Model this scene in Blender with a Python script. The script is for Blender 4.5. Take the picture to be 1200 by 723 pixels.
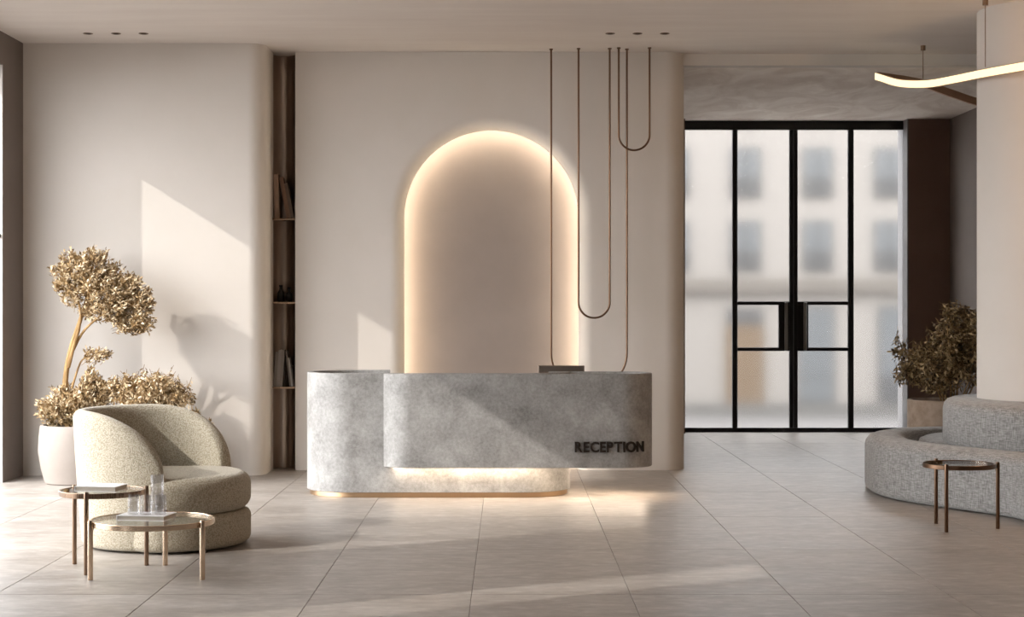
import bpy, bmesh, math, random
from mathutils import Vector, Matrix

for o in list(bpy.data.objects):
    bpy.data.objects.remove(o, do_unlink=True)
scene = bpy.context.scene
COL = scene.collection
R = math.radians

# ------------------------------------------------------------------ camera
cam_d = bpy.data.cameras.new('camera')
cam = bpy.data.objects.new('camera', cam_d)
COL.objects.link(cam)
cam.location = (0, 0, 1.5)
cam.rotation_euler = (R(90), 0, 0)
cam_d.sensor_fit = 'HORIZONTAL'
cam_d.sensor_width = 36.0
cam_d.lens = 36.0 * 2000.0 / 1200.0
cam_d.shift_x = 5.0 / 1200.0
cam_d.clip_end = 300
scene.camera = cam

# ------------------------------------------------------------------ light
world = bpy.data.worlds.new('sky')
scene.world = world
world.use_nodes = True
bgn = world.node_tree.nodes['Background']
bgn.inputs['Color'].default_value = (0.975, 0.985, 1.0, 1)
bgn.inputs['Strength'].default_value = 9.8

sun_d = bpy.data.lights.new('sun', 'SUN')
sun = bpy.data.objects.new('sun', sun_d)
COL.objects.link(sun)
sun.location = (-8, -4, 9)
sun.rotation_euler = Vector((1.74, 1.0, -1.096)).to_track_quat('-Z', 'Y').to_euler()
sun_d.energy = 2.8
sun_d.angle = R(0.55)
sun_d.color = (1.0, 0.95, 0.88)

vs = scene.view_settings
vs.view_transform = 'Standard'
vs.look = 'None'
vs.exposure = -0.08
vs.gamma = 1.0
vs.use_curve_mapping = False

# ------------------------------------------------------------------ helpers
def S(r, g, b):
    def f(c):
        c /= 255.0
        return c / 12.92 if c <= 0.04045 else ((c + 0.055) / 1.055) ** 2.4
    return (f(r), f(g), f(b), 1.0)

def mesh_obj(name, verts, faces, mat, parent=None, smooth=35):
    me = bpy.data.meshes.new(name)
    me.from_pydata([tuple(v) for v in verts], [], faces)
    bm = bmesh.new(); bm.from_mesh(me)
    bmesh.ops.recalc_face_normals(bm, faces=bm.faces)
    bm.to_mesh(me); bm.free()
    return link(name, me, mat, parent, smooth)

def link(name, me, mat, parent=None, smooth=35):
    if mat is not None and not me.materials:
        me.materials.append(mat)
    if smooth:
        me.polygons.foreach_set('use_smooth', [True] * len(me.polygons))
        me.set_sharp_from_angle(angle=R(smooth))
    o = bpy.data.objects.new(name, me)
    COL.objects.link(o)
    if parent is not None:
        o.parent = parent
    return o

class MB:
    """collects shapes for one mesh"""
    def __init__(s): s.v = []; s.f = []
    def add(s, v, f):
        b = len(s.v); s.v += [tuple(p) for p in v]; s.f += [tuple(i + b for i in q) for q in f]
        return s
    def box(s, x0, x1, y0, y1, z0, z1):
        v = [(x0,y0,z0),(x1,y0,z0),(x1,y1,z0),(x0,y1,z0),(x0,y0,z1),(x1,y0,z1),(x1,y1,z1),(x0,y1,z1)]
        f = [(0,3,2,1),(4,5,6,7),(0,1,5,4),(1,2,6,5),(2,3,7,6),(3,0,4,7)]
        return s.add(v, f)
    def bbox(s, x0, x1, y0, y1, z0, z1, b):
        out = [(x0+b,y0),(x1-b,y0),(x1,y0+b),(x1,y1-b),(x1-b,y1),(x0+b,y1),(x0,y1-b),(x0,y0+b)]
        return s.loops(out, [(b, z0), (0, z0+b), (0, z1-b), (b, z1)])
    def loops(s, outline, prof, cap0=True, cap1=True, shrink=()):
        """outline: closed plan points; prof: list of (inset, z)"""
        n = len(outline); b = len(s.v)
        for ins, z in prof:
            for p in offset(outline, ins): s.v.append((p[0], p[1], z))
        lastl = s.v[-n:]
        for q, z in shrink:
            s.v += [(p[0]*q, p[1]*q, z) for p in lastl]
        prof = list(prof) + list(shrink)
        for k in range(len(prof) - 1):
            for i in range(n):
                j = (i + 1) % n
                s.f.append((b+k*n+i, b+k*n+j, b+(k+1)*n+j, b+(k+1)*n+i))
        if cap0: s.f.append(tuple(b + i for i in reversed(range(n))))
        if cap1: s.f.append(tuple(b + (len(prof)-1)*n + i for i in range(n)))
        return s
    def lathe(s, prof, seg=40, c=(0,0,0)):
        b = len(s.v)
        for r, z in prof:
            for i in range(seg):
                a = 2*math.pi*i/seg
                s.v.append((c[0]+r*math.cos(a), c[1]+r*math.sin(a), c[2]+z))
        for k in range(len(prof)-1):
            for i in range(seg):
                j = (i+1) % seg
                s.f.append((b+k*seg+i, b+k*seg+j, b+(k+1)*seg+j, b+(k+1)*seg+i))
        if prof[0][0] > 1e-5 and prof[-1] != prof[0]: s.f.append(tuple(b+i for i in reversed(range(seg))))
        if prof[-1][0] > 1e-5 and prof[-1] != prof[0]: s.f.append(tuple(b+(len(prof)-1)*seg+i for i in range(seg)))
        return s
    def tube(s, pts, rad, seg=10, caps=True):
        pts = [Vector(p) for p in pts]
        n = len(pts); b = len(s.v)
        rads = rad if isinstance(rad, (list, tuple)) else [rad]*n
        t0 = (pts[1]-pts[0]).normalized()
        up = Vector((0,0,1)) if abs(t0.z) < .9 else Vector((0,1,0))
        nrm = t0.cross(up).normalized()
        for k in range(n):
            t = (pts[min(k+1,n-1)] - pts[max(k-1,0)]).normalized()
            nrm = (nrm - t*nrm.dot(t)).normalized()
            bi = t.cross(nrm)
            for i in range(seg):
                a = 2*math.pi*i/seg
                s.v.append(tuple(pts[k] + (nrm*math.cos(a) + bi*math.sin(a))*rads[k]))
        for k in range(n-1):
            for i in range(seg):
                j = (i+1) % seg
                s.f.append((b+k*seg+i, b+k*seg+j, b+(k+1)*seg+j, b+(k+1)*seg+i))
        if caps:
            s.f.append(tuple(b+i for i in reversed(range(seg))))
            s.f.append(tuple(b+(n-1)*seg+i for i in range(seg)))
        return s
    def build(s, name, mat, parent=None, smooth=35):
        return mesh_obj(name, s.v, s.f, mat, parent, smooth)

def offset(pts, d):
    if abs(d) < 1e-9: return [tuple(p) for p in pts]
    n = len(pts)
    area = sum(pts[i][0]*pts[(i+1)%n][1]-pts[(i+1)%n][0]*pts[i][1] for i in range(n))
    sg = 1 if area > 0 else -1
    out = []
    for i in range(n):
        a, p, c = pts[i-1], pts[i], pts[(i+1)%n]
        e1 = Vector((p[0]-a[0], p[1]-a[1])); e2 = Vector((c[0]-p[0], c[1]-p[1]))
        if e1.length < 1e-9: e1 = e2
        if e2.length < 1e-9: e2 = e1
        e1.normalize(); e2.normalize()
        n1 = Vector((-e1.y, e1.x))*sg; n2 = Vector((-e2.y, e2.x))*sg
        m = n1+n2
        if m.length < 1e-6: m = n1
        m.normalize()
        k = d/max(.35, m.dot(n1))
        out.append((p[0]+m.x*k, p[1]+m.y*k))
    return out

def catmull(pts, per=8, closed=True):
    n = len(pts); out = []
    rng = range(n) if closed else range(n-1)
    for i in rng:
        if closed: p0,p1,p2,p3 = pts[i-1],pts[i],pts[(i+1)%n],pts[(i+2)%n]
        else: p0,p1,p2,p3 = pts[max(i-1,0)],pts[i],pts[i+1],pts[min(i+2,n-1)]
        for k in range(per):
            t = k/per
            out.append(tuple(.5*((2*b)+(-a+c)*t+(2*a-5*b+4*c-d)*t*t+(-a+3*b-3*c+d)*t**3) for a,b,c,d in zip(p0,p1,p2,p3)))
    if not closed: out.append(tuple(pts[-1]))
    return out

def empty(name, loc=(0,0,0), rz=0):
    o = bpy.data.objects.new(name, None)
    o.empty_display_size = .1
    COL.objects.link(o); o.location = loc; o.rotation_euler.z = rz
    return o

def tag(o, label, cat, group=None):
    o['label'] = label; o['category'] = cat
    if group: o['group'] = group
    return o

def struct(o, label, cat='structure'):
    o['kind'] = 'structure'; o['label'] = label; o['category'] = cat
    return o

# ------------------------------------------------------------------ materials
class NT:
    def __init__(s, name):
        s.m = bpy.data.materials.new(name); s.m.use_nodes = True
        s.t = s.m.node_tree; s.n = s.t.nodes; s.l = s.t.links
        s.b = s.n['Principled BSDF']; s.out = s.n['Material Output']
    def node(s, typ, **kw):
        x = s.n.new(typ)
        for k, v in kw.items():
            if k in x.inputs: x.inputs[k].default_value = v
            else: setattr(x, k, v)
        return x
    def link(s, a, b): s.l.new(a, b)
    def coords(s, scale=(1,1,1), src='position', jitter=False):
        if src == 'position':
            g = s.node('ShaderNodeNewGeometry').outputs['Position']
        else:
            g = s.node('ShaderNodeTexCoord').outputs['Object']
        if jitter:
            oi = s.node('ShaderNodeObjectInfo')
            mu = s.node('ShaderNodeMath', operation='MULTIPLY'); mu.inputs[1].default_value = 37.0
            s.link(oi.outputs['Random'], mu.inputs[0])
            ad = s.node('ShaderNodeVectorMath', operation='ADD')
            s.link(g, ad.inputs[0]); s.link(mu.outputs[0], ad.inputs[1]); g = ad.outputs[0]
        mp = s.node('ShaderNodeMapping'); mp.inputs['Scale'].default_value = scale
        s.link(g, mp.inputs['Vector'])
        return mp.outputs[0]
    def noise(s, vec, scale, detail=4, rough=.55, dist=0):
        x = s.node('ShaderNodeTexNoise'); x.inputs['Scale'].default_value = scale
        x.inputs['Detail'].default_value = detail; x.inputs['Roughness'].default_value = rough
        x.inputs['Distortion'].default_value = dist
        s.link(vec, x.inputs['Vector']); return x.outputs['Fac']
    def ramp(s, fac, stops):
        x = s.node('ShaderNodeValToRGB'); e = x.color_ramp.elements
        while len(e) < len(stops): e.new(.5)
        for k, (p, c) in enumerate(stops): e[k].position = p; e[k].color = c
        s.link(fac, x.inputs[0]); return x.outputs[0]
    def mix(s, fac, a, b, typ='MIX'):
        x = s.node('ShaderNodeMix', data_type='RGBA', blend_type=typ)
        for sock, v in ((x.inputs[0], fac), (x.inputs[6], a), (x.inputs[7], b)):
            if hasattr(v, 'is_output'): s.link(v, sock)
            else: sock.default_value = v
        return x.outputs[2]
    def bump(s, h, strength, dist=.01):
        x = s.node('ShaderNodeBump'); x.inputs['Strength'].default_value = strength
        x.inputs['Distance'].default_value = dist
        s.link(h, x.inputs['Height']); s.link(x.outputs[0], s.b.inputs['Normal'])

def m_plain(name, col, rough=.6, metal=0.0, spec=.5, bump=0, bscale=60):
    t = NT(name); t.b.inputs['Base Color'].default_value = col
    t.b.inputs['Roughness'].default_value = rough; t.b.inputs['Metallic'].default_value = metal
    t.b.inputs['Specular IOR Level'].default_value = spec
    v = t.coords()
    n = t.noise(v, bscale if bump else 12, 3)
    t.link(t.mix(.5, col, t.ramp(n, [(.3, tuple(c*.9 for c in col[:3])+(1,)), (.7, tuple(min(1, c*1.08) for c in col[:3])+(1,))])), t.b.inputs['Base Color'])
    if bump: t.bump(n, bump)
    return t.m

def m_plaster(name, a, b, scale=(1,1,1), ns=2.0, rough=.75, bump=.04, lo=.35, hi=.65, dist=0):
    t = NT(name); v = t.coords(scale)
    n = t.noise(v, ns, 6, .6, dist)
    t.link(t.ramp(n, [(lo, a), (hi, b)]), t.b.inputs['Base Color'])
    t.b.inputs['Roughness'].default_value = rough
    t.b.inputs['Specular IOR Level'].default_value = .25
    f = t.noise(t.coords(), 55, 4)
    t.bump(f, bump)
    return t.m

M = {}
M['wall'] = m_plaster('wall_paint', S(208,201,193), S(212,205,198), ns=1.2)
M['ceil'] = m_plaster('ceiling_plaster', S(222,213,206), S(228,220,213), scale=(.5,3,1), ns=1.6)
M['soffit'] = m_plaster('veined_plaster', S(216,203,192), S(244,236,228), scale=(1.2,.55,1), ns=1.6, lo=.36, hi=.68, dist=1.6)
M['taupe'] = m_plaster('taupe_paint', S(116,106,100), S(122,112,106), ns=1.5)
M['brown'] = m_plaster('brown_paint', S(110,88,76), S(116,94,82), ns=1.5)
M['archback'] = m_plaster('arch_panel_plaster', S(132,122,117), S(138,128,123), ns=1.3)
M['grout'] = m_plain('grout', S(120,110,102), .9)
M['reveal'] = m_plain('window_reveal', S(205,200,196), .7)
M['black'] = m_plain('black_steel', S(16,14,13), .42, 0.2)
M['blackh'] = m_plain('black_handle', S(112,107,102), .35, .3)
M['dark'] = m_plain('dark_recess', S(14,12,11), .8)

# floor tile stone
t = NT('floor_tile_stone')
v = t.coords((.5,1.5,1), jitter=True)
n1 = t.noise(v, 2.2, 8, .62, .6)
n2 = t.noise(t.coords((.9,1.6,1), jitter=True), 9, 6, .65, .3)
c1 = t.ramp(n1, [(.30, S(126,118,110)), (.52, S(160,153,146)), (.72, S(192,186,180))])
c2 = t.ramp(n2, [(.36, S(132,123,115)), (.55, S(160,152,145)), (.70, S(192,186,180))])
oi = t.node('ShaderNodeObjectInfo')
tone = t.ramp(oi.outputs['Random'], [(0, (.95,.945,.94,1)), (1, (1.0,1.0,1.0,1))])
t.link(t.mix(1.0, t.mix(.5, c1, c2), tone, 'MULTIPLY'), t.b.inputs['Base Color'])
t.link(t.ramp(n1, [(.3, (.34,.34,.34,1)), (.7, (.46,.46,.46,1))]), t.b.inputs['Roughness'])
t.b.inputs['Specular IOR Level'].default_value = .5
t.bump(n2, .05, .004)
M['tile'] = t.m

# concrete for the desk
t = NT('grey_concrete')
v = t.coords()
n1 = t.noise(v, 4.2, 7, .62, .3); n2 = t.noise(v, 42, 5, .7)
c1 = t.ramp(n1, [(.3, S(104,102,100)), (.5, S(138,136,134)), (.7, S(168,167,165))])
t.link(t.mix(.35, c1, t.ramp(n2, [(.35, S(112,110,108)), (.65, S(174,173,171))])), t.b.inputs['Base Color'])
t.b.inputs['Roughness'].default_value = .62
t.bump(n2, .25, .006)
M['concrete'] = t.m

def m_metal(name, col, rough):
    t = NT(name); t.b.inputs['Metallic'].default_value = 1
    v = t.coords((1,1,.02)); n = t.noise(v, 240, 2)
    t.link(t.ramp(n, [(.3, tuple(c*.97 for c in col[:3])+(1,)), (.7, col)]), t.b.inputs['Base Color'])
    t.link(t.ramp(n, [(.3, (rough*.95,)*3+(1,)), (.7, (rough*1.05,)*3+(1,))]), t.b.inputs['Roughness'])
    return t.m
M['bronze'] = m_metal('bronze_metal', S(152,128,108), .28)
M['darkbronze'] = m_metal('dark_bronze_metal', S(116,92,74), .3)
M['gold'] = m_metal('champagne_gold_metal', S(228,204,178), .25)
M['brass'] = m_metal('brass_plinth', S(196,166,134), .35)
M['niche'] = m_metal('brushed_niche_metal', S(176,162,151), .33)

def m_fabric(name, a, b, scale, bump, dist, cross=False):
    t = NT(name); v = t.coords(src='object')
    if cross:
        h1 = t.noise(t.coords((1,1,9), 'object'), scale*.35, 3); h2 = t.noise(t.coords((8,8,1), 'object'), scale*.35, 3)
        mx = t.node('ShaderNodeMath', operation='ADD'); t.link(h1, mx.inputs[0]); t.link(h2, mx.inputs[1])
        hf = t.node('ShaderNodeMath', operation='MULTIPLY'); hf.inputs[1].default_value = .5; t.link(mx.outputs[0], hf.inputs[0]); h = hf.outputs[0]
        t.link(t.ramp(h, [(.38, a), (.62, b)]), t.b.inputs['Base Color'])
    else:
        vo = t.node('ShaderNodeTexVoronoi'); vo.inputs['Scale'].default_value = scale; t.link(v, vo.inputs['Vector'])
        h = vo.outputs['Distance']
        t.link(t.ramp(h, [(.1, b), (.75, a)]), t.b.inputs['Base Color'])
    t.b.inputs['Roughness'].default_value = .95
    t.b.inputs['Specular IOR Level'].default_value = .1
    t.b.inputs['Sheen Weight'].default_value = .25
    t.bump(h, bump, dist)
    return t.m
M['boucle'] = m_fabric('cream_boucle', S(158,149,130), S(204,196,179), 120, .7, .005)
M['tweed'] = m_fabric('grey_woven', S(112,110,108), S(172,170,168), 52, .4, .004, True)
M['pot'] = m_plaster('beige_plaster_pot', S(142,133,126), S(150,141,134), ns=3)
M['travertine'] = m_plaster('travertine_pot', S(150,130,112), S(178,158,140), ns=9, lo=.3, hi=.55)
M['bark'] = m_plaster('pale_bark', S(120,92,56), S(172,140,96), scale=(1,1,.2), ns=28, bump=.4)
M['soil'] = m_plain('soil', S(60,48,38), .95)

def m_leaf(name, a, b, c):
    t = NT(name); g = t.node('ShaderNodeNewGeometry')
    t.link(t.ramp(g.outputs['Random Per Island'], [(0, a), (.5, b), (1, c)]), t.b.inputs['Base Color'])
    t.b.inputs['Roughness'].default_value = .5
    return t.m
M['leaf'] = m_leaf('dry_golden_leaf', S(104,80,46), S(168,140,98), S(232,214,182))
M['leaf2'] = m_leaf('dry_olive_leaf', S(72,56,34), S(128,104,68), S(190,164,120))

def m_emit(name, col, strength):
    t = NT(name); t.n.remove(t.b)
    e = t.node('ShaderNodeEmission'); e.inputs[0].default_value = col; e.inputs[1].default_value = strength
    t.link(e.outputs[0], t.out.inputs[0]); return t.m
M['led_arch'] = m_emit('warm_arch_led', (1, .86, .66, 1), 36)
M['led_desk'] = m_emit('warm_desk_led', (1, .80, .60, 1), 56)
M['led_lamp'] = m_emit('warm_pendant_diffuser', (1, .82, .50, 1), 1.7)

def m_clear(name, tint, gl=.06, rough=.02):
    t = NT(name); t.n.remove(t.b)
    tr = t.node('ShaderNodeBsdfTransparent'); tr.inputs[0].default_value = tint
    g = t.node('ShaderNodeBsdfGlossy'); g.inputs['Roughness'].default_value = rough
    lw = t.node('ShaderNodeLayerWeight'); lw.inputs[0].default_value = .25
    mr = t.node('ShaderNodeMapRange'); mr.inputs['To Min'].default_value = gl; mr.inputs['To Max'].default_value = .85
    t.link(lw.outputs['Facing'], mr.inputs['Value'])
    pw = t.node('ShaderNodeMath', operation='POWER'); pw.inputs[1].default_value = 2.0
    t.link(mr.outputs[0], pw.inputs[0])
    mx = t.node('ShaderNodeMixShader'); t.link(pw.outputs[0], mx.inputs[0]); t.link(tr.outputs[0], mx.inputs[1]); t.link(g.outputs[0], mx.inputs[2])
    t.link(mx.outputs[0], t.out.inputs[0]); return t.m
M['glass_top'] = m_clear('clear_glass_top', (.93,.94,.93,1), .25)
M['tumbler'] = m_clear('clear_drinking_glass', (.95,.95,.96,1), .35)
t = NT('frosted_glass')
t.b.inputs['Base Color'].default_value = (.95,.95,.95,1)
t.b.inputs['Transmission Weight'].default_value = 1
t.b.inputs['Roughness'].default_value = .14
t.b.inputs['IOR'].default_value = 1.3
M['frosted'] = t.m

# ------------------------------------------------------------------ setting
CEIL = 3.88
XL, XR, DB, DE = -4.348, 5.30, -2.71, 20.70      # left wall, right wall, wall behind the viewer, entrance wall
TW, TD, GX, GD = .8336, 1.667, -.1895, 8.955      # floor tile width / depth, grid origin

fl = struct(MB().box(XL-.3, XR+.3, DB-.3, DE+.25, -.30, -.004).build('floor', M['grout'], smooth=0),
            'pale stone tiled floor with thin grout joints', 'floor')
def tile_mesh(w, d):
    mb = MB().bbox(0, w, 0, d, -.02, 0, .0015)
    o = mb.build('floor_tile', M['tile'], smooth=0); me = o.data
    bpy.data.objects.remove(o); return me
g = .0014
full = tile_mesh(TW-2*g, TD-2*g)
last_w = XR - (GX + 6*TW)
edge = tile_mesh(last_w-2*g, TD-2*g)
for r_ in range(-7, 7):
    for c in range(-5, 7):
        o = bpy.data.objects.new('floor_tile', edge if c == 6 else full)
        o.location = (GX + c*TW + g, GD + r_*TD + g, 0)
        COL.objects.link(o); o.parent = fl
o = MB().box(XL, XR, GD+7*TD+g, DE, -.02, 0).build('floor_tile', M['tile'], fl, 0)

struct(MB().box(XL-.3, XR+.3, DB-.3, DE+.25, CEIL, CEIL+.3).build('ceiling', M['ceil'], smooth=0),
       'flat pale plaster ceiling over the lobby', 'ceiling')

# left wall with tall window openings; the one behind the camera added for fill
T = .30
wl = MB()
for a, b in ((DB-.3, -1.5), (-.2, 6.04), (6.67, 8.52), (14.71, DE+.25)):
    wl.box(XL-T, XL, a, b, 0, CEIL)
wl.box(XL-T, XL, -1.5, -.2, 3.60, CEIL).box(XL-T, XL, 8.52, 14.71, 3.60, CEIL).box(XL-T, XL, 6.04, 6.67, 3.84, CEIL)
struct(wl.build('wall_left', M['taupe'], smooth=0), 'taupe side wall with tall window openings', 'wall')
# window frame + pale reveal lining of the big opening
w1 = empty('window_1', (XL, 14.71, 0)); struct(w1, 'tall window opening with pale reveal in the taupe side wall', 'window')
def local(mb, p):
    mb.v = [(x-p[0], y-p[1], z-p[2]) for x, y, z in mb.v]; return mb
local(MB().box(XL-T, XL-.004, 14.695, 14.71, 0, 3.6), (XL,14.71,0)).build('reveal_panel', M['reveal'], w1, 0)
local(MB().box(XL-T-.05, XL-T, 8.48, 8.55, 0, 3.6).box(XL-T-.05, XL-T, 14.66, 14.71, 0, 3.6).box(XL-T-.05, XL-T, 8.55, 14.66, 3.55, 3.6),
      (XL,14.71,0)).build('window_frame', M['black'], w1, 0)
local(MB().bbox(XL-.05, XL-.014, 14.67, 14.695, 2.11, 2.14, .004), (XL,14.71,0)).build('window_catch', M['black'], w1, 0)

# back-left projecting wall with a rounded corner
def plan_wall(name, path, z0, z1, mat, label, parent=None):
    v = []; f = []
    for p in path: v += [(p[0], p[1], z0), (p[0], p[1], z1)]
    for i in range(len(path)-1): f.append((2*i, 2*i+2, 2*i+3, 2*i+1))
    o = mesh_obj(name, v, f, mat, parent)
    if parent is None: struct(o, label, 'wall')
    return o
def arc(cx, cy, r, a0, a1, n):
    return [(cx+r*math.cos(R(a0+(a1-a0)*k/n)), cy+r*math.sin(R(a0+(a1-a0)*k/n))) for k in range(n+1)]
rc = .15; XB = -2.185
plan_wall('wall_back_left', [(XL, 15.31)] + arc(XB-rc, 15.31+rc, rc, -90, 0, 14) + [(XB, 15.905), (XL, 15.905)], 0, CEIL, M['wall'],
          'pale projecting wall with rounded corner behind the armchair')

# centre wall with a bull-nosed arch
DC = 15.83; AX = -.1525; AR = .8135; AS = 2.349; BN = .13
def arch(r, n=48):
    p = [(AX-r, 0.0)] + [(AX-r, AS*k/6) for k in range(1, 6)]
    p += [(AX-r*math.cos(math.pi*k/n), AS+r*math.sin(math.pi*k/n)) for k in range(n+1)]
    p += [(AX+r, AS*k/6) for k in range(5, 0, -1)] + [(AX+r, 0.0)]
    return p
cw = MB()
x0, x1 = -1.971, 1.654
re = .20
oa = arch(AR+BN)
def quad(mb, a, b, c, d): mb.add([a, b, c, d], [(0,1,2,3)])
zs = [AS*k/6 for k in range(7)] + [CEIL]
for za, zb in zip(zs, zs[1:]):
    quad(cw, (x0,DC,za), (oa[0][0],DC,za), (oa[0][0],DC,zb), (x0,DC,zb))
    quad(cw, (oa[-1][0],DC,za), (x1-re,DC,za), (x1-re,DC,zb), (oa[-1][0],DC,zb))
for k in range(6, len(oa)-7):
    a, b = oa[k], oa[k+1]
    quad(cw, (a[0],DC,a[1]), (b[0],DC,b[1]), (b[0],DC,CEIL), (a[0],DC,CEIL))
# bullnose into the arch, lip, recess side
rows = []
for k in range(0, 11):
    a = math.pi/2*k/10
    rows.append((AR+BN*(1-math.sin(a)), DC+BN*(1-math.cos(a))))
rows += [(AR+.005, DC+BN+.02), (AR+.075, DC+BN+.022), (AR+.075, DC+BN+.19)]
for k in range(len(rows)-1):
    pa, pb = arch(rows[k][0]), arch(rows[k+1][0])
    for i in range(len(pa)-1):
        quad(cw, (pa[i][0],rows[k][1],pa[i][1]), (pa[i+1][0],rows[k][1],pa[i+1][1]), (pb[i+1][0],rows[k+1][1],pb[i+1][1]), (pb[i][0],rows[k+1][1],pb[i][1]))
# right rounded end and the return towards the entrance, left return
e = arc(x1-re, DC+re, re, -90, 0, 14) + [(x1, DE)]
for za, zb in zip(zs, zs[1:]):
    for i in range(len(e)-1):
        quad(cw, (e[i][0],e[i][1],za), (e[i+1][0],e[i+1][1],za), (e[i+1][0],e[i+1][1],zb), (e[i][0],e[i][1],zb))
    quad(cw, (x0,DC,za), (x0,DC,zb), (x0,DC+.07,zb), (x0,DC+.07,za))
me = bpy.data.meshes.new('wall_center'); me.from_pydata(cw.v, [], cw.f)
bm = bmesh.new(); bm.from_mesh(me); bmesh.ops.remove_doubles(bm, verts=bm.verts, dist=1e-4)
bmesh.ops.recalc_face_normals(bm, faces=bm.faces); bm.to_mesh(me); bm.free()
wc = struct(link('wall_center', me, M['wall']), 'pale wall with a tall arched niche behind the desk', 'wall')
pa = arch(AR+.075)
DP = DC+BN+.19
mesh_obj('arch_panel', [(p[0], DP, p[1]) for p in pa], [tuple(range(len(pa)))], M['archback'], wc, 0)
# hidden warm strip running around inside the arch
la, lb = arch(AR+.07), arch(AR+.055)
v = []; f = []
for i in range(len(la)):
    v += [(la[i][0], DC+BN+.05, la[i][1]), (la[i][0], DC+BN+.085, la[i][1]), (lb[i][0], DC+BN+.085, lb[i][1]), (lb[i][0], DC+BN+.05, lb[i][1])]
for i in range(len(la)-1):
    for k in range(4):
        f.append((4*i+k, 4*i+(k+1)%4, 4*i+4+(k+1)%4, 4*i+4+k))
o = mesh_obj('light_strip', v, f, M['led_arch'], wc, 0); o['label'] = 'warm glowing strip around the arch'

# entrance: lintel, soffit, end wall, right wall
SOF = 3.772
struct(MB().box(x1-.02, XR, 15.95, 16.10, SOF, CEIL).build('wall_lintel', M['wall'], smooth=0), 'shallow beam above the entrance recess', 'wall')
struct(MB().box(x1, XR, 16.10, DE, SOF, CEIL).build('ceiling_entrance', M['soffit'], smooth=0), 'veined plaster lowered ceiling over the entrance', 'ceiling')
DX0, DX1 = 2.125, 4.80
we = MB().box(XL, DX0, DE-.25, DE+.25, 0, CEIL).box(DX1, XR+.3, DE-.25, DE+.25, 0, CEIL).box(DX0, DX1, DE-.05, DE+.25, SOF, CEIL)
struct(we.build('wall_entrance', M['brown'], smooth=0), 'dark brown wall beside the glass entrance doors', 'wall')
MB().box(DX1-.012, DX1, DE-.25, DE+.25, 0, SOF).build('reveal_panel', m_plain('grey_reveal', S(112,110,111), .7), bpy.data.objects['wall_entrance'], 0)
struct(MB().box(XR, XR+.3, DB-.3, DE-.25, 0, CEIL).build('wall_right', M['taupe'], smooth=0), 'mauve taupe side wall by the entrance', 'wall')
wb = MB().box(XL, XR, DB-.3, DB, 0, CEIL)
struct(wb.build('wall_rear', M['taupe'], smooth=0), 'taupe wall behind the viewer', 'wall')

# round column standing in the sofa
CX, CY, CR = 4.42, 13.63, .65
struct(MB().lathe([(CR,.7815),(CR,CEIL)], 72, (CX,CY,0)).build('wall_column', M['wall']), 'pale round column rising out of the grey sofa', 'column')

# outside
struct(MB().box(-30, 40, -30, 60, -.60, -.39).build('ground_outside', m_plain('asphalt', S(78,76,75), .9), smooth=0), 'grey street beyond the entrance doors', 'street')

struct(MB().box(-5, 14, DE+.26, 24.6, -.39, -.37).build('bounce_slab_outside', m_plain('pale_bounce_slab', S(196,192,187), .9), smooth=0), 'unseen pale slab added outside the entrance doors to bounce daylight inside', 'reflector')  # added below the line of sight to bounce daylight up onto the soffit

# ------------------------------------------------------------------ entrance doors (glazed screen)
door = empty('door_1', (3.4625, DE, 0)); struct(door, 'black steel framed double door with frosted glass panes', 'door')
P = (3.4625, DE, 0)
def dpart(name, mat, boxes, parent=door, bev=.004):
    mb = MB()
    for b in boxes: mb.bbox(*b, bev)
    return local(mb, P).build(name, mat, parent, 0)
ZT, ZB = 3.665, .055
dpart('top_rail', M['black'], [(DX0, DX1, DE-.04, DE+.04, ZT, SOF)])
dpart('bottom_rail', M['black'], [(DX0, DX1, DE-.03, DE+.03, .002, ZB)])
for xa, xb in ((2.722, 2.776), (4.132, 4.19)):
    dpart('post', M['black'], [(xa, xb, DE-.035, DE+.035, ZB, ZT)])
for nm, xa, xb, sgn in (('door_leaf', 2.778, 3.4600, 1), ('door_leaf', 3.4650, 4.130, -1)):
    inner = (xb-.047, xb) if sgn > 0 else (xa, xa+.047)
    outer = (xa, xa+.006) if sgn > 0 else (xb-.006, xb)
    fr = dpart(nm, M['black'], [(*inner, DE-.03, DE+.03, ZB+.002, ZT-.002), (*outer, DE-.03, DE+.03, ZB+.002, ZT-.002)], door, .002)
    gx0, gx1 = (xa+.006, xb-.047) if sgn > 0 else (xa+.047, xb-.006)
    dpart('crossbar', M['black'], [(gx0, gx1, DE-.03, DE+.03, 1.543, 1.585)], fr)
    dpart('crossbar', M['black'], [(gx0, gx1, DE-.03, DE+.03, .985, 1.027)], fr)
    lx = (gx1-.13, gx1) if sgn > 0 else (gx0, gx0+.13)
    dpart('lock_panel', M['black'], [(*lx, DE-.03, DE+.03, 1.027, 1.543)], fr)
    hx = gx1-.05 if sgn > 0 else gx0+.08
    hm = MB()
    hm.bbox(hx-.018, hx+.018, DE-.11, DE-.075, .99, 1.575, .008)
    hm.box(hx-.008, hx+.008, DE-.08, DE-.03, 1.06, 1.08).box(hx-.008, hx+.008, DE-.08, DE-.03, 1.48, 1.50)
    local(hm, P).build('pull_handle', M['blackh'], fr, 0)
    for za, zb in ((ZB, .985), (1.585, ZT)):
        dpart('glass_pane', M['frosted'], [(gx0, gx1, DE-.006, DE+.006, za, zb)], fr, .001)
    mid = (gx0, lx[0]) if sgn > 0 else (lx[1], gx1)
    dpart('glass_pane', M['frosted'], [(*mid, DE-.006, DE+.006, 1.027, 1.543)], fr, .001)
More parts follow.
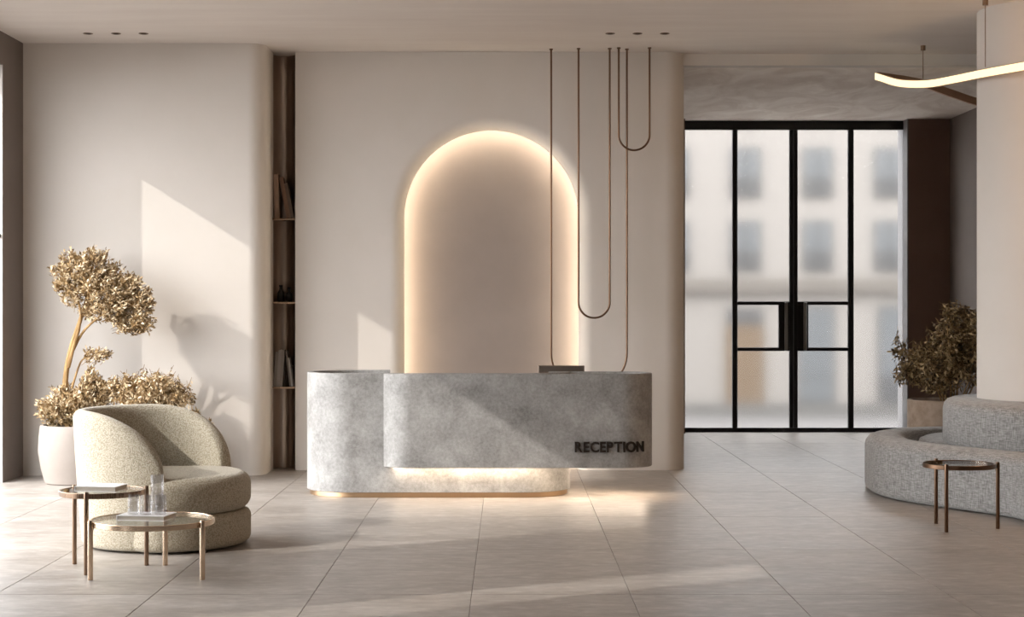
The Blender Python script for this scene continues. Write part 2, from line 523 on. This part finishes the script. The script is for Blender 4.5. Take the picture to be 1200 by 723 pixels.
for xa, xb in ((DX0, 2.722), (4.19, DX1-.013)):
    dpart('glass_pane', M['frosted'], [(xa, xb, DE-.006, DE+.006, ZB, ZT)], door, .001)

# ------------------------------------------------------------------ building across the street
BY = 30.0
mF = {k: m_plain('facade_'+k, c, .85) for k, c in dict(stone=S(106,102,98), band=S(80,75,70), glass=S(56,56,57), pane=S(74,76,78), panel=S(62,61,60), door=S(80,66,51), shop=S(72,74,76), plinth=S(72,70,68)).items()}
bl = empty('building', (5, BY, -.39)); tag(bl, 'cream stone building across the street seen through frosted glass', 'building')
PB = (5, BY, -.39)
def bpart(name, mat, x0, x1, y0, y1, z0, z1, par=bl):
    return local(MB().bbox(x0, x1, y0, y1, z0, z1, .01), PB).build(name, mat, par, 0)
bpart('facade_wall', mF['stone'], -4, 16, BY, BY+3, -.39, 5.7)
bpart('plinth', mF['plinth'], -4, 16, BY-.06, BY, -.39, -.16)
bpart('string_course', mF['band'], -4, 16, BY-.14, BY, 1.78, 2.02)
for k in range(-4, 7):
    cx = 5.44 + (k-1)*1.26
    for z0, z1 in ((2.15, 3.05), (3.44, 4.33), (4.75, 5.6)):
        w = bpart('window', mF['panel'], cx-.27, cx+.27, BY-.03, BY, z0, z1)
        h = z1 - z0
        for xa, xb in ((cx-.24, cx-.02), (cx+.02, cx+.24)):
            bpart('pane', mF['pane'], xa, xb, BY-.045, BY-.03, z0+.38*h, z1-.03, w)
            bpart('railing', mF['glass'], xa, xb, BY-.06, BY-.03, z0+.02, z0+.33*h, w)
d = bpart('street_door', mF['door'], 3.83, 4.50, BY-.05, BY, -.35, 1.20)
bpart('fanlight', mF['glass'], 3.86, 4.47, BY-.05, BY, 1.21, 1.50)
for xa, xb in ((5.08, 5.75), (6.5, 7.1), (7.9, 8.6), (2.0, 2.6), (.4, 1.1)):
    w = bpart('shop_window', mF['panel'], xa, xb, BY-.03, BY, -.16, 1.55)
    bpart('pane', mF['shop'], xa+.03, xb-.03, BY-.045, BY-.03, .3, 1.5, w)
    bpart('stall_riser', mF['shop'] if xa == 5.08 else mF['glass'], xa+.03, xb-.03, BY-.05, BY-.03, -.13, .28, w)

# ------------------------------------------------------------------ metal lined niche with shelves
ni = tag(empty('shelf_niche', (-2.05, 15.9, 0)), 'tall narrow niche lined in dark brushed metal with three thin shelves', 'niche')
PN = (-2.05, 15.9, 0)
cv = [(-2.10+.13*math.cos(R(a)), 15.90 + .19*math.sin(R(a))) for a in range(-2, 183, 4)]
nv = []; nf = []
for p in cv: nv += [(p[0]-PN[0], p[1]-PN[1], 0.001), (p[0]-PN[0], p[1]-PN[1], CEIL-.001)]
for i in range(len(cv)-1): nf.append((2*i, 2*i+2, 2*i+3, 2*i+1))
lining = mesh_obj('metal_lining', nv, nf, M['niche'], ni)
SH = [2.34, 1.562, .771]
for z in SH:
    out = [(p[0], p[1]) for p in cv[1:-1]] + [(-2.182, 15.86), (-1.975, 15.86)]
    out = [(min(p[0], -1.975), p[1]) for p in out]
    local(MB().loops(out, [(.001, z-.016), (0, z-.014), (0, z)]), PN).build('shelf', M['bronze'], ni)

def book(name, w, h, d, loc, lean, mat, label, group, rz=0):
    bk = tag(empty(name, loc), label, 'book', group)
    bk.rotation_euler = (0, R(lean), rz)
    mb = MB().box(0, .004, 0, d, 0, h).box(w-.004, w, 0, d, 0, h).box(.004, w-.004, 0, .004, 0, h)
    mb.build('cover', mat, bk, 0)
    MB().box(.004, w-.004, .005, d-.005, .004, h-.005).build('page_block', M['paper'], bk, 0)
    return bk
M['paper'] = m_plain('paper', S(206,196,182), .9)
def bm_(n, c): return m_plain('book_'+n, c, .7)
g1 = 'books on the top niche shelf'
book('book', .045, .41, .11, (-2.170, 15.88, SH[0]+.0005), -1.5, bm_('tan', S(150,124,106)), 'tall tan book standing nearly upright on the top niche shelf', g1)
book('book', .036, .385, .11, (-2.056, 15.885, SH[0]+.0005), -11, bm_('brown', S(122,94,76)), 'brown book leaning against the tan one on the top niche shelf', g1)
book('book', .029, .33, .11, (-2.0185, 15.885, SH[0]+.0005), -11, bm_('umber', S(98,82,70)), 'shorter umber book leaning furthest right on the top niche shelf', g1)
g2 = 'books on the lowest niche shelf'
for k, (x, w, h, ln, c, lab) in enumerate((
    (-2.182, .0275, .325, 4, S(128,122,118), 'grey book tilted inward at the left end of the lowest niche shelf'),
    (-2.154, .0275, .345, 4, S(150,144,140), 'light grey book second from left on the lowest niche shelf'),
    (-2.126, .0275, .345, 4, S(138,132,128), 'mid grey book in the middle of the lowest niche shelf'),
    (-2.030, .0155, .335, -7, S(112,106,102), 'dark grey book leaning just right of the upright greys on the lowest niche shelf'),
    (-2.0138, .0145, .27, -7, S(172,168,164), 'pale book with a low spine leaning on the lowest niche shelf'),
    (-1.9986, .0115, .19, -7, S(96,90,86), 'smallest charcoal book sloping at the right end of the lowest niche shelf'))):
    book('book', w, h, .11, (x, 15.88, SH[2]+.0005+max(0, w*math.sin(R(ln)))), ln, bm_('grey%d' % k, c), lab, g2)
for k, (x, y, r_, h, lab) in enumerate(((-2.120, 15.95, .034, .155, 'tall dark bottle vase on the middle niche shelf'), (-2.045, 15.97, .034, .135, 'squat dark bottle vase right of the taller one on the middle niche shelf'))):
    va = tag(empty('vase', (x, y, SH[1]+.001)), lab, 'vase', 'vases on the middle niche shelf')
    MB().lathe([(r_*.7,0),(r_*.95,.01),(r_,h*.3),(r_*.92,h*.55),(r_*.45,h*.72),(r_*.4,h*.9)], 24).build('body', M['dark'], va)
    MB().lathe([(r_*.4,h*.9),(r_*.52,h*.97),(r_*.5,h),(r_*.36,h),(r_*.34,h*.9)], 24).build('lip', M['dark'], va)

# ------------------------------------------------------------------ reception desk
desk = tag(empty('reception_desk', (-.2, 13.9, 0)), 'grey concrete reception desk with rounded ends, brass plinth and RECEPTION lettering', 'desk')
PD = (-.2, 13.9, 0)
def stadium(xa, xb, ya, yb, n=18):
    r = (yb-ya)/2; yc = (ya+yb)/2
    return arc(xa+r, yc, r, 90, 270, n*2) + arc(xb-r, yc, r, -90, 90, n*2)
def band(path, th):
    """closed outline of a wall of thickness th along an open path, outer side given"""
    inner = []
    n = len(path)
    for i in range(n):
        a = path[max(i-1,0)]; c = path[min(i+1,n-1)]
        tx, ty = c[0]-a[0], c[1]-a[1]; l = math.hypot(tx, ty)
        inner.append((path[i][0]-ty/l*th, path[i][1]+tx/l*th))
    return path + inner[::-1]
ZD = .987
br = .40; ba, bb, bf, bk_ = -1.632, .508, 13.51, 14.31
# body: back end piece, round left end, front, round right end (outer face on the path's right-hand side)
path = [(-.985, bk_)] + arc(ba+br, bf+br, br, 90, 270, 30) + arc(bb-br, bf+br, br, -90, 0, 14)
local(MB().loops(band(path, .05), [(.003,.042),(0,.045),(0,ZD-.006),(.003,ZD-.002),(.006,ZD)]), PD).build('body', M['concrete'], desk)
local(MB().loops(offset(stadium(ba, bb, bf, bk_), .022), [(.003,.001),(0,.003),(0,.042)]), PD).build('plinth', M['brass'], desk)
local(MB().loops(offset(stadium(ba, bb, bf, bk_), .052), [(0,.70),(0,.735)]), PD).build('worktop', M['concrete'], desk)
local(MB().loops(offset(stadium(ba, bb, bf, bk_), .052), [(0,.046),(0,.10)]), PD).build('base_slab', M['concrete'], desk)
ra = .27; ua, ub, uf, uk = -1.022, 1.153, 13.38, 13.92
ZU = .248
upath = arc(ua+ra, uf+ra, ra, 180, 270, 16) + arc(ub-ra, uf+ra, ra, -90, 90, 32) + [(.33, uk)]
upper = local(MB().loops(band(upath, .05), [(.004,ZU),(0,ZU+.004),(0,ZD-.006),(.003,ZD-.002),(.006,ZD)]), PD).build('counter_front', M['concrete'], desk)
local(MB().loops(offset(stadium(ua, ub, uf, uk), .052), [(0,ZU+.012),(0,ZU+.05)]), PD).build('underside', M['concrete'], desk)
top_out = [p for p in offset(stadium(.30, ub, uf, uk), .052)]
local(MB().loops(top_out, [(.002,ZD-.05),(0,ZD-.048),(0,ZD-.022),(.003,ZD-.02)]), PD).build('counter_top', M['concrete'], desk)
# led strip recessed in the underside
st = stadium(ua+.06, ub-.06, uf+.06, uk-.06)
lo = MB().loops(st, [(0,ZU+.004),(0,ZU+.012)], False, False)
n = len(st); i2 = offset(st, .025)
for z in (ZU+.004,):
    b = len(lo.v); lo.v += [(p[0],p[1],z) for p in st] + [(p[0],p[1],z) for p in i2]
    lo.f += [(b+i, b+(i+1)%n, b+n+(i+1)%n, b+n+i) for i in range(n)]
o = local(lo, PD).build('light_strip', M['led_desk'], desk, 0); o['label'] = 'warm glowing strip under the counter'

# lettering wrapped along the counter front
def glyph(txt):
    cu = bpy.data.curves.new('t', 'FONT'); cu.body = txt; cu.size = 1.0; cu.extrude = .06; cu.offset = .026; cu.resolution_u = 4
    ob = bpy.data.objects.new('t', cu); COL.objects.link(ob)
    dg = bpy.context.evaluated_depsgraph_get(); dg.update()
    me = bpy.data.meshes.new_from_object(ob.evaluated_get(dg))
    bpy.data.objects.remove(ob); return me
u_right = ub-ra                       # where the front starts to bend
def wrap(u, w):
    """u along the front (world x on the flat part), w outwards"""
    if u <= u_right: return (u, uf-w)
    a = (u-u_right)/ra
    return (ub-ra+(ra+w)*math.sin(a), uf+ra-(ra+w)*math.cos(a))
WORD = 'RECEPTION'
caps = .080
gm = {c: glyph(c) for c in set(WORD)}
ext = {c: (min(v.co.x for v in m.vertices), max(v.co.x for v in m.vertices)) for c, m in gm.items()}
hcap = max(v.co.y for v in gm['E'].vertices)
sc_ = caps/hcap
gap_ = .007
tot = sum((ext[c][1]-ext[c][0])*sc_ for c in WORD) + gap_*(len(WORD)-1)
u0, u1 = .525, 1.085
kx = (u1-u0-gap_*(len(WORD)-1))/(tot-gap_*(len(WORD)-1))
u = u0; zb = .376
M['letter'] = m_plain('dark_bronze_letter', S(46,38,33), .45, .5)
for c in WORD:
    me = gm[c].copy(); a, b = ext[c]
    bm = bmesh.new(); bm.from_mesh(me)
    bmesh.ops.subdivide_edges(bm, edges=[e_ for e_ in bm.edges if e_.calc_length() > .25], cuts=3)
    bm.to_mesh(me); bm.free()
    for v in me.vertices:
        uu = u + (v.co.x-a)*sc_*kx
        p = wrap(uu, .0005 + (v.co.z+.06)*.10)
        v.co = (p[0]-PD[0], p[1]-PD[1], zb+v.co.y*sc_)
    o = link('letter', me, M['letter'], upper, 0)
    u += (b-a)*sc_*kx + gap_

# screen on the staff side of the desk: its upper edge shows above the counter
mo = tag(empty('monitor', (.44, 14.02, .735)), 'flat grey-brown monitor edge showing above the desk counter', 'monitor')
M['grey_metal'] = m_metal('grey_brown_metal', S(142,130,120), .45)
MB().bbox(-.19, .19, -.012, .012, .06, .297, .004).build('screen', M['grey_metal'], mo, 0)
MB().bbox(-.02, .02, .012, .03, .012, .16, .003).build('stand', M['grey_metal'], mo, 0)
MB().bbox(-.11, .11, -.06, .09, .0, .012, .003).build('foot', M['grey_metal'], mo, 0)

# ------------------------------------------------------------------ armchair
CHX, CHY = -2.205, 10.90
FACE = -16.5
ch = tag(empty('armchair', (CHX, CHY, 0), R(FACE)), 'cream boucle barrel armchair with wraparound back on the tiled floor', 'armchair')
def shell():
    n = 96; lim = 120
    top, low = .865, .44
    prof_n = None; v = []; f = []
    for i in range(n+1):
        th = -lim + 2*lim*i/n
        a = abs(th)
        if a < 48: h = top
        else:
            s_ = (a-48)/(lim-48)
            h = low + (top-low)*math.sqrt(max(0, 1-s_**2.3))
        ang = R(180+th)
        ro_b, ro_t = .495, .555
        def rad(z): return ro_b + (ro_t-ro_b)*min(1, max(0, z/.8))**.8
        thk = .105 if a < 105 else .105*(1-.25*((a-105)/15)**2)
        cs = [(rad(0)-.03, .012), (rad(0)-.008, .02), (rad(.04), .04)]
        for k in range(1, 9):
            z = .04 + (h-.055-.04)*k/8; cs.append((rad(z), z))
        ro = rad(h-.055)
        for k in range(1, 9):
            b = math.pi*k/8
            cs.append((ro-thk/2+thk/2*math.cos(b), h-.055+.055*math.sin(b)))
        for k in range(1, 5):
            z = h-.055 - (h-.055-.25)*k/4; cs.append((ro-thk+(.0), z))
        prof_n = len(cs)
        for r_, z in cs: v.append((r_*math.cos(ang), r_*math.sin(ang), z))
    for i in range(n):
        for k in range(prof_n-1):
            f.append((i*prof_n+k, (i+1)*prof_n+k, (i+1)*prof_n+k+1, i*prof_n+k+1))
    f.append(tuple(range(prof_n))); f.append(tuple(n*prof_n+k for k in reversed(range(prof_n))))
    return v, f
v, f = shell()
mesh_obj('back_shell', v, f, M['boucle'], ch, 60)
def seat_outline(rf, rb):
    out = []
    for i in range(96):
        a = 2*math.pi*i/96
        d = abs((math.degrees(a)+180) % 360 - 180)
        s_ = min(1, max(0, (d-62)/40)); s_ = s_*s_*(3-2*s_)
        r_ = rf + (rb-rf)*s_
        out.append((r_*math.cos(a), r_*math.sin(a)))
    return out
def pillow_prof(z0, z1, b, dome, n=8):
    p = []
    for k in range(n+1):
        a = math.pi/2*k/n; p.append((b*(1-math.sin(a)), z0+b*(1-math.cos(a))))
    for k in range(n+1):
        a = math.pi/2*k/n; p.append((b*(1-math.cos(a)), z1-b+b*math.sin(a)))
    p += [(b+.03, z1+dome*.2)]
    return p
MB().loops(seat_outline(.560, .46), pillow_prof(.222, .462, .085, .012), shrink=[(.8,.470),(.5,.474),(.2,.475)]).build('seat_cushion', M['boucle'], ch, 70)
MB().loops(seat_outline(.560, .45), pillow_prof(.012, .226, .05, 0)).build('base_cushion', M['boucle'], ch, 70)
sv = MB().tube([(-.553+.105+.004 - .0, 0, z) for z in (.47, .6, .74, .80)], .004, 6)
sv.build('back_seam', M['boucle'], ch)

# ------------------------------------------------------------------ side tables
def side_table(name, loc, rad, h, legs, metal, label, leg_r=.0135):
    t_ = tag(empty(name, loc), label, 'side table', 'round glass side tables')
    rim = .030
    MB().lathe([(rad-.012,h-rim),(rad-.002,h-rim),(rad,h-rim+.002),(rad,h-.002),(rad-.002,h),(rad-.010,h),(rad-.012,h-.002),(rad-.012,h-rim)], 72).build('rim', metal, t_)
    MB().lathe([(0,h-.012),(rad-.0125,h-.012),(rad-.0125,h-.003),(0,h-.003)], 72).build('glass_top', M['glass_top'], t_)
    for a in legs:
        c, s = math.cos(R(a)), math.sin(R(a))
        lr = rad + leg_r*.75
        lg = MB().lathe([(leg_r*.9,0),(leg_r,.003),(leg_r,h-.004),(leg_r*.85,h+.010),(0,h+.012)], 18, (lr*c, lr*s, 0)).build('leg', metal, t_)
        MB().tube([(lr*c, lr*s, h-.075), ((rad-.006)*c, (rad-.006)*s, h-rim+.004)], .006, 8).build('bracket', metal, lg)
    return t_
side_table('side_table', (-2.342, 9.86, 0), .245, .455, (142, 263, 24), M['bronze'], 'taller bronze side table with glass top holding a white book')
side_table('side_table', (-2.00, 9.61, 0), .345, .318, (211, 90, -29), M['gold'], 'low wide champagne gold table with glass top holding glasses', .015)
side_table('side_table', (3.085, 11.66, 0), .245, .445, (113, 236, -8), M['darkbronze'], 'empty dark bronze side table beside the grey curved sofa')

M['white_cover'] = m_plain('white_cover', S(246,244,242), .5)
def flat_book(name, loc, w, d, h, rz, label):
    b_ = tag(empty(name, loc, R(rz)), label, 'book', 'white books on the side tables')
    MB().bbox(-w/2, w/2, -d/2, d/2, 0, .004, .001).bbox(-w/2, w/2, -d/2, d/2, h-.004, h, .001).box(-w/2, -w/2+.004, -d/2, d/2, .004, h-.004).build('cover', M['white_cover'], b_, 0)
    MB().box(-w/2+.004, w/2-.006, -d/2+.005, d/2-.005, .004, h-.004).build('page_block', M['paper'], b_, 0)
flat_book('book', (-2.345, 9.85, .4525), .25, .19, .030, -9, 'closed white book lying on the taller bronze side table')
flat_book('book', (-2.035, 9.62, .3155), .28, .20, .028, -9, 'closed white book lying under the glasses on the low gold table')
def tumbler(x, y, z, r_, h, label, name='drinking_glass'):
    o = MB().lathe([(0,0),(r_*.9,0),(r_,.006),(r_,h),(r_-.003,h),(r_-.003,.016),(0,.014)], 28).build(name, M['tumbler'])
    o.location = (x, y, z); return tag(o, label, 'glass', 'clear glasses on the low table')
zt = .3155+.028+.0005
tumbler(-1.985, 9.665, zt, .037, .215, 'tall clear glass carafe at the back of the low gold table', 'glass_carafe')
tumbler(-2.105, 9.60, zt, .032, .110, 'short clear tumbler nearest the taller table on the low gold table')
tumbler(-2.033, 9.585, zt, .032, .110, 'short clear tumbler in the middle of the glasses on the low gold table')
tumbler(-1.950, 9.588, zt, .032, .110, 'short clear tumbler in front of the carafe on the low gold table')

# ------------------------------------------------------------------ plants
rnd = random.Random(7)
def rvec():
    while True:
        v = Vector((rnd.uniform(-1,1), rnd.uniform(-1,1), rnd.uniform(-1,1)))
        if .05 < v.length < 1: return v.normalized()
def foliage(root, clusters, leaf_mat, L=.045, W=.0092, twig_len=.15, per=10):
    """clusters: (centre, radii, origin of its twigs, number of twigs)"""
    lv = []; lf = []; tw = MB()
    for c, rad, org, n in clusters:
        c = Vector(c); org = Vector(org)
        for _ in range(n):
            d = rvec(); k = rnd.random()**.42
            p = c + Vector((d.x*rad[0], d.y*rad[1], d.z*rad[2]))*k
            dr = ((p-org).normalized()*.75 + rvec()*.6 + Vector((0,0,.15))).normalized()
            ln = twig_len*rnd.uniform(.6, 1.2)
            s0 = p - dr*ln
            tw.tube([s0, s0+dr*ln*.5+rvec()*.006, p], [.0022,.0018,.001], 3, False)
            side = dr.cross(rvec()).normalized()
            for q in range(per):
                f_ = .2 + .8*q/(per-1)
                b0 = s0 + dr*ln*f_
                side = (Matrix.Rotation(2.4, 3, dr) @ side)
                ld = (dr*rnd.uniform(.5,1.0) + side*rnd.uniform(.5,.95)).normalized()
                l_ = L*rnd.uniform(.65, 1.2); w_ = W*rnd.uniform(.75, 1.25)
                nn = ld.cross(rvec()).normalized(); sd = ld.cross(nn)
                b = len(lv)
                mid = b0 + ld*l_*.55
                lv += [tuple(b0), tuple(mid + sd*w_ + nn*w_*.4), tuple(b0+ld*l_), tuple(mid - sd*w_ + nn*w_*.4)]
                lf += [(b, b+1, b+2), (b, b+2, b+3)]
    me = bpy.data.meshes.new('foliage'); me.from_pydata(lv, [], lf)
    o = link('foliage', me, leaf_mat, root, 0); o['kind'] = 'stuff'
    o2 = tw.build('twigs', M['bark'], root, 0); o2['kind'] = 'stuff'
def pot(root, r_, h, mat):
    MB().lathe([(r_*.80,0),(r_*.84,.008),(r_*.93,h*.25),(r_,h*.55),(r_*.985,h*.8),(r_*.95,h-.008),(r_*.94,h),(r_*.87,h),(r_*.86,h-.05)], 56).build('pot', mat, root)
    MB().lathe([(0,h-.05),(r_*.865,h-.05)], 40).build('soil', M['soil'], root, 0)

# potted tree by the projecting wall
TX, TY = -3.69, 14.72
tr = tag(empty('potted_tree', (TX, TY, 0)), 'golden dry leaf tree with leaning crown in a rounded beige pot', 'potted tree')
pot(tr, .35, .50, M['pot'])
k_ = .00736
def pp(px, py, dy=0): return ((px-595)*k_ - TX, dy, 1.5-(py-361)*k_)
def limb(pts, r0, r1, name='branch'):
    c = catmull(pts, 6, False); n = len(c)
    MB().tube(c, [r0+(r1-r0)*i/(n-1) for i in range(n)], 9).build(name, M['bark'], tr)
limb([pp(82,515), pp(76,470,.01), pp(77,435,.02), pp(83,405,.03), pp(93,375,.03), pp(100,350,.04), pp(98,322,.05), pp(92,305,.06)], .029, .010, 'trunk')
limb([pp(80,430,.0), pp(86,408,-.01), pp(93,385,-.02), pp(95,365,-.02), pp(88,335,-.03)], .018, .008)
limb([pp(85,410,.02), pp(95,392,.0), pp(106,380,-.02), pp(125,365,-.03), pp(150,352,-.03)], .013, .006)
limb([pp(99,352,.04), pp(118,335,.08), pp(145,330,.1)], .012, .005)
limb([pp(84,455,.0), pp(91,430,.03), pp(97,420,.04), pp(112,416,.04), pp(126,410,.04)], .010, .004)
limb([pp(96,421,.04), pp(100,413,.05), pp(104,408,.05)], .006, .003)
og = pp(97,360)
cr = lambda px, py, rx, ry, n, org=og, dy=0, rd=None: (pp(px,py,dy), (rx*k_, (rd or rx)*k_, ry*k_), org, n)
foliage(tr, [cr(98,322,28,24,120), cr(84,300,12,9,22), cr(112,300,18,12,36), cr(74,318,10,14,22), cr(82,340,13,18,36), cr(130,332,30,26,150), cr(152,330,16,14,40), cr(158,350,22,22,100), cr(172,352,12,16,36), cr(170,378,13,14,46), cr(152,378,14,12,34), cr(118,362,24,15,66), cr(138,368,12,12,30), cr(66,335,6,6,6), cr(62,312,5,5,5),
             cr(120,412,11,8,20, pp(104,420)), cr(104,411,4,4,5, pp(98,420)),
             cr(82,470,34,22,170, pp(90,505)), cr(66,482,24,16,70, pp(90,505)), cr(50,478,10,12,20, pp(90,505)), cr(110,458,22,18,90, pp(95,505)), cr(108,440,9,12,26, pp(105,480)), cr(128,450,10,9,24, pp(105,490))], M['leaf'], twig_len=.12)
# second shrub behind the armchair
TX, TY = -3.02, 14.66
tr = tag(empty('potted_shrub', (TX, TY, 0)), 'low golden dry leaf shrub rising behind the cream armchair', 'potted shrub')
pot(tr, .27, .46, M['pot'])
for a in range(7):
    limb([pp(185,505), pp(170+a*5,485,(a%3-1)*.06), pp(140+a*15,465-(a*5%9),(a%3-1)*.12)], .009, .004, 'stem')
limb([pp(190,500), pp(215,490,-.05), pp(232,482,-.08)], .006, .003, 'stem'); limb([pp(195,502), pp(225,500,-.05), pp(248,496,-.08)], .006, .003, 'stem')
og = pp(185,515)
foliage(tr, [cr(180,462,42,22,230), cr(150,460,20,16,60), cr(205,466,26,16,80), cr(134,455,8,8,16), cr(232,482,4,4,7,pp(220,492),-.08), cr(247,495,4,4,7,pp(235,502),-.08)], M['leaf'], twig_len=.12)
# shrub in a stone planter by the entrance
TX, TY = 4.17, 16.35
k_ = .00818
tr = tag(empty('potted_shrub', (TX, TY, 0)), 'dark olive shrub in a travertine planter behind the grey sofa', 'potted shrub')
MB().lathe([(.31,0),(.325,.01),(.335,.30),(.335,.626),(.33,.63),(.295,.63),(.29,.58)], 56).build('pot', M['travertine'], tr)
MB().lathe([(0,.58),(.292,.58)], 40).build('soil', M['soil'], tr, 0)
for a in range(9):
    limb([pp(1105+a*3,475), pp(1090+a*7,445,(a%3-1)*.08), pp(1062+a*14,420-(a*13%40),(a%3-1)*.18)], .010, .004, 'stem')
og = pp(1112,480)
foliage(tr, [cr(1100,434,38,28,230), cr(1118,400,28,28,170), cr(1075,425,20,20,70), cr(1120,368,12,14,34), cr(1138,374,12,12,30), cr(1145,415,34,40,200), cr(1052,410,7,12,12), cr(1060,440,12,12,26)], M['leaf2'], L=.055, W=.011, twig_len=.16)

# ------------------------------------------------------------------ curved sofa around the column
so = tag(empty('curved_sofa', (4.2, 13.4, 0)), 'grey woven two tier curved sofa wrapped around the round column', 'sofa')
PS = (4.2, 13.4, 0)
low = catmull([(2.945,13.95),(2.985,13.42),(3.207,12.88),(3.50,12.36),(3.60,12.08),(3.62,11.78),(3.75,11.45),(4.15,11.2),(4.65,11.35),(4.98,11.9),(5.12,12.9),(5.14,13.9),(5.0,14.7),(4.55,15.2),(4.0,15.3),(3.45,15.1),(3.08,14.6)], 9)
local(MB().loops(low, [(.03,.008),(.012,.02),(.004,.03),(0,.05),(0,.37),(.008,.40),(.03,.432),(.07,.449),(.13,.455),(.27,.452),(.31,.44),(.335,.41),(.345,.37),(.345,.02)], False, False), PS).build('seat_ring', M['tweed'], so, 60)
local(MB().loops(offset(low, .43), [(0,.02),(0,.37),(.02,.415),(.06,.432),(.12,.435)]), PS).build('inner_seat', M['tweed'], so, 60)
bko = catmull([(3.53,13.85),(3.465,13.5),(3.475,13.18),(3.58,12.82),(3.77,12.50),(4.0,12.30),(4.4,12.22),(4.8,12.45),(5.02,13.0),(5.09,13.7),(4.98,14.3),(4.5,14.65),(3.98,14.60),(3.68,14.27)], 9)
local(MB().loops(bko, [(.02,.43),(0,.45),(0,.70),(.008,.735),(.03,.76),(.07,.775),(.14,.78)]), PS).build('backrest', M['tweed'], so, 60)

# ------------------------------------------------------------------ hanging bronze loops
def loop_light(xa, xb, y, zbot, label):
    r_ = (xb-xa)/2; xc = (xa+xb)/2; zc = zbot + r_
    lp = tag(empty('pendant_loop', (xc, y, CEIL)), label, 'pendant', 'hanging bronze tube loops')
    pts = [(xa-xc, 0, 0-.001)] + [(xa-xc, 0, (zc-CEIL)*k/6) for k in range(1, 6)]
    pts += [(-r_*math.cos(math.pi*k/28), 0, zc-CEIL-r_*math.sin(math.pi*k/28)) for k in range(29)]
    pts += [(xb-xc, 0, (zc-CEIL)*k/6) for k in range(5, 0, -1)] + [(xb-xc, 0, -.001)]
    MB().tube(pts, .0092, 12).build('tube', M['darkbronze'], lp, 60)
    for x in (xa-xc, xb-xc):
        MB().lathe([(.017,-.012),(.017,-.001)], 20, (x,0,0)).build('ceiling_cap', M['darkbronze'], lp)
loop_light(.398, 1.092, 15.64, .747, 'longest bronze tube loop reaching down behind the desk counter')
loop_light(.647, .932, 15.60, 1.414, 'middle length bronze tube loop beside the arch edge')
loop_light(1.012, 1.293, 15.56, 2.943, 'shortest bronze tube loop hanging near the ceiling')

# ------------------------------------------------------------------ recessed downlights
def downlight(x, label, group):
    d_ = tag(empty('downlight', (x, 14.76, CEIL)), label, 'downlight', group)
    MB().lathe([(.028,-.006),(.040,-.006),(.042,-.001),(.028,-.001),(.028,-.006)], 28).build('ring', M['darkbronze'], d_)
    MB().lathe([(0,-.002),(.028,-.002)], 28).build('lens', M['dark'], d_, 0)
for x, l in ((-3.63, 'nearest the taupe side wall'), (-3.387, 'in the middle'), (-3.15, 'furthest from the taupe side wall')):
    downlight(x, 'small recessed downlight above the tree, ' + l, 'downlights above the tree')
for x, l in ((.886, 'nearest the arch'), (1.122, 'in the middle'), (1.358, 'nearest the entrance')):
    downlight(x, 'small recessed downlight above the bronze loops, ' + l, 'downlights above the bronze loops')

# ------------------------------------------------------------------ ribbon pendant lamp
rp = tag(empty('ribbon_pendant', (3.6, 14.6, 3.45)), 'curved glowing ribbon pendant lamp with bronze body by the column', 'pendant lamp')
PR = Vector((3.6, 14.6, 3.45))
ctl = [(4.98,11.55,3.15),(4.78,11.12,3.14),(4.36,10.98,3.16),(4.0,11.3,3.20),(3.85,11.9,3.235),(3.75,12.5,3.27),(3.685,13.2,3.32),(3.60,13.9,3.36),(3.53,14.4,3.395),(3.40,14.78,3.45),(3.27,14.98,3.525),(3.27,15.14,3.56),(3.42,15.26,3.56),(3.73,15.45,3.54),(4.10,15.78,3.485),(4.47,16.05,3.43),(5.0,16.15,3.40)]
cl = catmull(ctl, 8, False)
bv = []; ev = []; bf_ = []; ef = []
n = len(cl)
for i in range(n):
    a, c = cl[max(i-1,0)], cl[min(i+1,n-1)]
    tx, ty = c[0]-a[0], c[1]-a[1]; l = math.hypot(tx, ty)
    ox, oy = -ty/l, tx/l              # outward (left of travel)
    ox, oy = (ox, oy)
    p = Vector(cl[i]) - PR
    hh = .035; w = .022
    for s_, z in ((-w, -hh), (0, -hh), (0, hh), (-w, hh)):
        bv.append((p.x+ox*s_, p.y+oy*s_, p.z+z))
    for s_, z in ((.001, -hh*.86), (.008, -hh*.8), (.008, hh*.8), (.001, hh*.86)):
        ev.append((p.x+ox*s_, p.y+oy*s_, p.z+z))
for i in range(n-1):
    for k in range(4):
        bf_.append((4*i+k, 4*i+(k+1)%4, 4*i+4+(k+1)%4, 4*i+4+k)); ef.append((4*i+k, 4*i+(k+1)%4, 4*i+4+(k+1)%4, 4*i+4+k))
for q in (0, n-1):
    bf_.append(tuple(4*q+k for k in range(4))); ef.append(tuple(4*q+k for k in range(4)))
mesh_obj('ribbon_body', bv, bf_, m_metal('ribbon_bronze', S(206,172,142), .38), rp)
mesh_obj('light_diffuser', ev, ef, M['led_lamp'], rp)['label'] = 'glowing warm white strip on the outer face'
for x, y, zb_ in ((3.76, 15.45, 3.58), (3.68, 13.15, 3.36)):
    MB().tube([(x-PR.x, y-PR.y, CEIL-PR.z-.001), (x-PR.x, y-PR.y, zb_-PR.z)], .0035, 8).build('cord', M['bronze'], rp)
    MB().lathe([(.02,-.045),(.022,-.043),(.022,-.001)], 20, (x-PR.x, y-PR.y, CEIL-PR.z)).build('canopy', M['bronze'], rp)
# unseen warm source on the right: point lamp under the ribbon's extended sweep
lamp_d = bpy.data.lights.new('unseen_warm_lamp', 'POINT')
lamp = bpy.data.objects.new('unseen_warm_lamp', lamp_d)
COL.objects.link(lamp); lamp.parent = rp
lamp.location = Vector((4.70, 11.12, 3.02)) - PR
lamp_d.energy = 85
lamp_d.color = (1.0, 0.66, 0.38)
lamp_d.shadow_soft_size = .12
